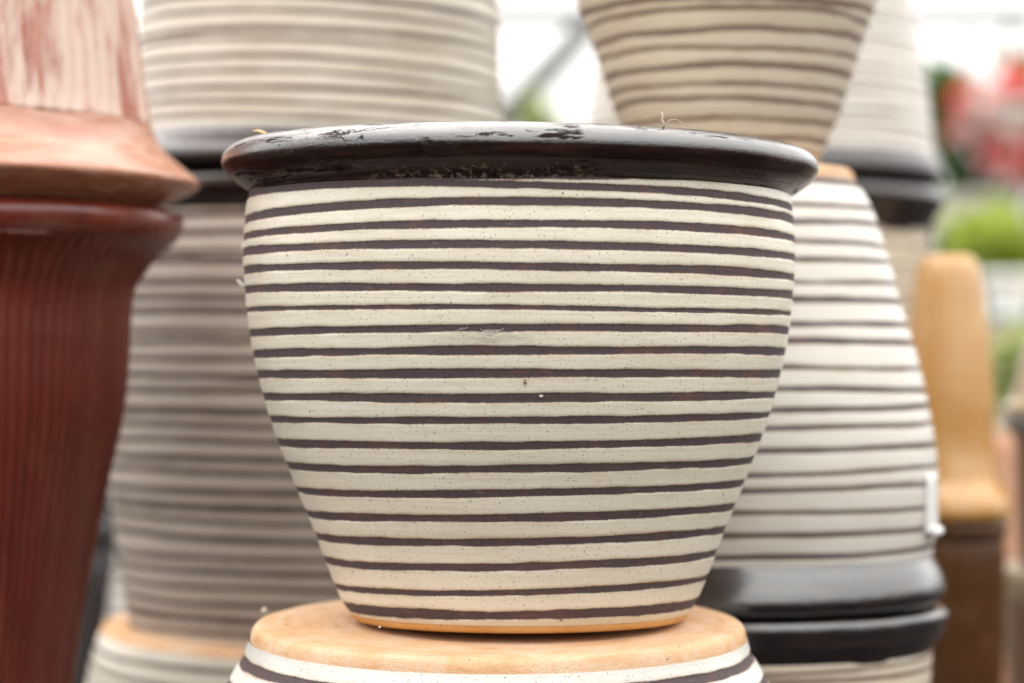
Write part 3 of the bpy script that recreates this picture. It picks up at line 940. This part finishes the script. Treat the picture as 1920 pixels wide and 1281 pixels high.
# grey pipe frame
DP = 8.5
p0 = at(860, 0, DP)[0]
fr = empty('pipe_frame', (p0, DP, 0), 'grey steel pipe frame with a slanting brace, blurred in the background', 'frame')
zr_ = at(0, 28, DP)[2]
ztop = zr_ + .9
v, f = tube([(0, 0, 0), (0, 0, ztop)], .025, 16); mesh_obj('post', v, f, M_steel, fr)
xr = at(2600, 0, DP)[0] - p0
v, f = tube([(xr, 0, 0), (xr, 0, ztop)], .025, 16); mesh_obj('post', v, f, M_steel, fr)
v, f = tube([(.025, 0, zr_), (xr - .025, 0, zr_)], .03, 12); mesh_obj('rail', v, f, M_steel, fr)
b0 = at(880, 290, DP); b1 = at(1118, 34, DP)
v, f = tube([(b0[0] - p0 - .0, 0, b0[2]), (b1[0] - p0, 0, b1[2])], .046, 16); mesh_obj('brace', v, f, M_steel, fr)

# ------------------------------------------------------------------ small things
# dusty cobweb threads across the front of the middle pot
def on_main(px, py, off=.0012):
    Rm = float(np.interp(py, ys, rs)) + off
    q = (px - 974) * (DM - Rm) / FPX / Rm
    ang = math.asin(max(-1, min(1, q)))
    yy = DM - Rm * math.cos(ang)
    return Vector(((974 - 960) * SM + Rm * math.sin(ang), yy, ZC + (HY - py) * yy / FPX))
rw = random.Random(12)
V, F = [], []
for k in range(46):
    x0, y0 = rw.gauss(905, 55), rw.gauss(627, 5)
    L_ = rw.uniform(10, 55); a_ = rw.gauss(0, .35)
    pts = [on_main(x0 + L_ * t * math.cos(a_) + rw.uniform(-2, 2), y0 + L_ * t * math.sin(a_) * .6 + rw.uniform(-2.5, 2.5), rw.uniform(.0008, .0018)) for t in (-.5, -.2, .1, .35, .5)]
    v, f = tube(pts, rw.uniform(.00006, .00014), 4)
    b = len(V); V += v; F += [tuple(i + b for i in t) for t in f]
c0 = on_main(905, 627, 0)
cw = mesh_obj('cobweb', [tuple(Vector(p) - c0) for p in V], F, M_fluff)
cw.location = c0
tag(cw, 'torn pale cobweb clinging to the front of the middle pot', 'cobweb')

# white curled tape on the bright white pot
S2 = 2.12 / FPX
pc = ((1365 - 960) * S2, 2.12)
def on_right(y, R, phi, off):
    r = R * S2 + off
    return Vector((pc[0] + r * math.sin(phi), pc[1] - r * math.cos(phi), ZC + (HY - y) * S2))
V, F = [], []
rows = []
for i in range(13):
    t = i / 12
    yy = 884 + t * 104
    R = float(np.interp(yy, [880, 900, 970, 990], [389, 390, 387, 385]))
    rows.append([(yy, R, 1.05 + .010*t, .0012), (yy, R, 1.10, .0020 + .001*math.sin(t*3)), (yy, R, 1.15, .0022), (yy, R, 1.20 + .03*t, .0016 + .002*t)])
n4 = 4
for r in rows:
    for q in r: V.append(on_right(*q))
for r in rows:
    for q in r: V.append(on_right(q[0], q[1], q[2], q[3] + .0008))
m_ = len(rows) * n4
for i in range(len(rows) - 1):
    for k in range(n4 - 1):
        a = i*n4 + k
        F.append((a, a+1, a+n4+1, a+n4)); F.append((m_+a, m_+a+n4, m_+a+n4+1, m_+a+1))
    F.append((i*n4, (i+1)*n4, m_+(i+1)*n4, m_+i*n4)); F.append((i*n4+3, m_+i*n4+3, m_+(i+1)*n4+3, (i+1)*n4+3))
F.append((0, m_, m_+1, 1)); F.append((1, m_+1, m_+2, 2)); F.append((2, m_+2, m_+3, 3))
# curled end: a roll of the same strip
base_p = on_right(990, 385, 1.40, .006)
b = len(V)
rp = []
for k in range(12):
    a = 2 * math.pi * k / 12
    for s in range(5):
        q = on_right(988 - 9 * math.sin(a), 385, 1.11 + .030 * s, .0055 + .0045 * math.cos(a) * (1 - .25 * abs(s - 2) / 2))
        V.append(q)
for k in range(12):
    for s in range(4):
        a = b + k*5 + s; c2 = b + ((k+1) % 12)*5 + s
        F.append((a, a+1, c2+1, c2))
F.append(tuple(b + k*5 for k in range(12))); F.append(tuple(b + k*5 + 4 for k in range(12))[::-1])
tp = mesh_obj('tape_strip', V, F, M_whitep)
tag(tp, 'white tape strip with a curled end stuck on the bright white upturned pot', 'tape')


def bit(name, label, cat, pts, r, mat, group=None, n=6):
    v, f = tube(pts, r, n)
    c = Vector(pts[0])
    o = mesh_obj(name, [tuple(Vector(p) - c) for p in v], f, mat)
    o.location = c
    return tag(o, label, cat, group)


bit('straw_bit', 'yellow bit of straw lying on the left of the black rim', 'straw',
    [at(474, 246, 1.752), at(484, 245.5, 1.750), at(494, 249, 1.748), at(499, 251, 1.747)], [.0004, .0009, .0012, .0008], M_straw)
def fluff(label, px, py, d, rx, rz, tilt, seed):
    rg = random.Random(seed)
    V, F = [], []
    nu, nv = 12, 8
    for i in range(nv + 1):
        th = math.pi * i / nv
        for j in range(nu):
            ph = 2 * math.pi * j / nu
            k = rg.uniform(.75, 1.15) if 0 < i < nv else 1
            X = rx * math.sin(th) * math.cos(ph) * k; Y = rx * math.sin(th) * math.sin(ph) * k; Z = rz * math.cos(th)
            V.append((X * math.cos(tilt) - Z * math.sin(tilt), Y, X * math.sin(tilt) + Z * math.cos(tilt)))
    for i in range(nv):
        for j in range(nu):
            F.append((i*nu + j, (i+1)*nu + j, (i+1)*nu + (j+1) % nu, i*nu + (j+1) % nu))
    o = mesh_obj('seed_fluff', V, F, M_husk if seed > 2 else M_fluff)
    o.location = at(px, py, d)
    return tag(o, label, 'fluff')
fluff('round white speck of fluff on the left side of the middle pot', 458, 463, 1.79, .0021, .0030, .15, 1)
fluff('slanted white seed fluff on the left side of the middle pot, below the round speck', 452, 533, 1.79, .0014, .0042, .75, 2)
fluff('pale husk of fluff on the left edge of the orange clay base', 496, 1145, 1.86, .0026, .0022, .3, 3)
fluff('tiny pale speck caught under the left of the middle pot foot', 712, 1176, 1.675, .0009, .0007, .3, 4)
bit('plant_fibre', 'pale upright fibre standing on the black rim right of centre', 'fibre',
    [at(1240, 209, 1.632), at(1243, 217, 1.632), at(1241, 225, 1.632), at(1246, 233, 1.632), at(1244, 240, 1.632)], [.0002, .0004, .0005, .0006, .0005], M_husk)
bit('plant_fibre', 'thin arched hair fibre lying on the black rim right of centre', 'fibre',
    [at(1246, 235, 1.632), at(1256, 225, 1.632), at(1268, 224, 1.633), at(1280, 231, 1.635), at(1290, 238, 1.637)], .00022, M_husk)

def chip(name, label, px, py, R, w, h, mat, seed):
    """flake lying on the front of the middle pot"""
    rg = random.Random(seed)
    xw = (px - 974) * SM * .9
    Rm = R * SM + .0008
    ang = math.asin((px - 974) * (DM - Rm) / FPX / Rm)
    c = Vector(((974 - 960) * SM + Rm * math.sin(ang), DM - Rm * math.cos(ang), 0))
    c.z = ZC + (HY - py) * c.y / FPX
    V, F = [], []
    n = 9
    for s in (0, 1):
        for k in range(n):
            a = 2 * math.pi * k / n
            r = rg.uniform(.7, 1.15)
            V.append((w * r * math.cos(a), -.0005 * s + .0002, h * r * math.sin(a)))
    V.append((0, -.0009, 0))
    for k in range(n):
        F.append((k, (k+1) % n, n + (k+1) % n, n + k))
        F.append((n + k, n + (k+1) % n, 2 * n))
    F.append(tuple(range(n))[::-1])
    o = mesh_obj(name, V, F, mat)
    o.location = c
    o.rotation_euler.z = ang
    return tag(o, label, 'speck')
chip('clay_chip', 'orange clay chip stuck on the lower front of the middle pot', 908, 894, 420, .0020, .0020, M_foot, 1)
chip('glaze_chip', 'cream chip stuck in a dark band near the middle of the pot', 1013, 743, 474, .0013, .0010, M_husk, 2)
chip('dirt_speck', 'dark smudge of dirt on the middle pot above the cream chip', 983, 716, 482, .0009, .0019, M_brown, 3)
chip('dirt_speck', 'small black dirt speck low on the front of the middle pot', 1068, 907, 416, .0009, .0009, M_soil, 4)
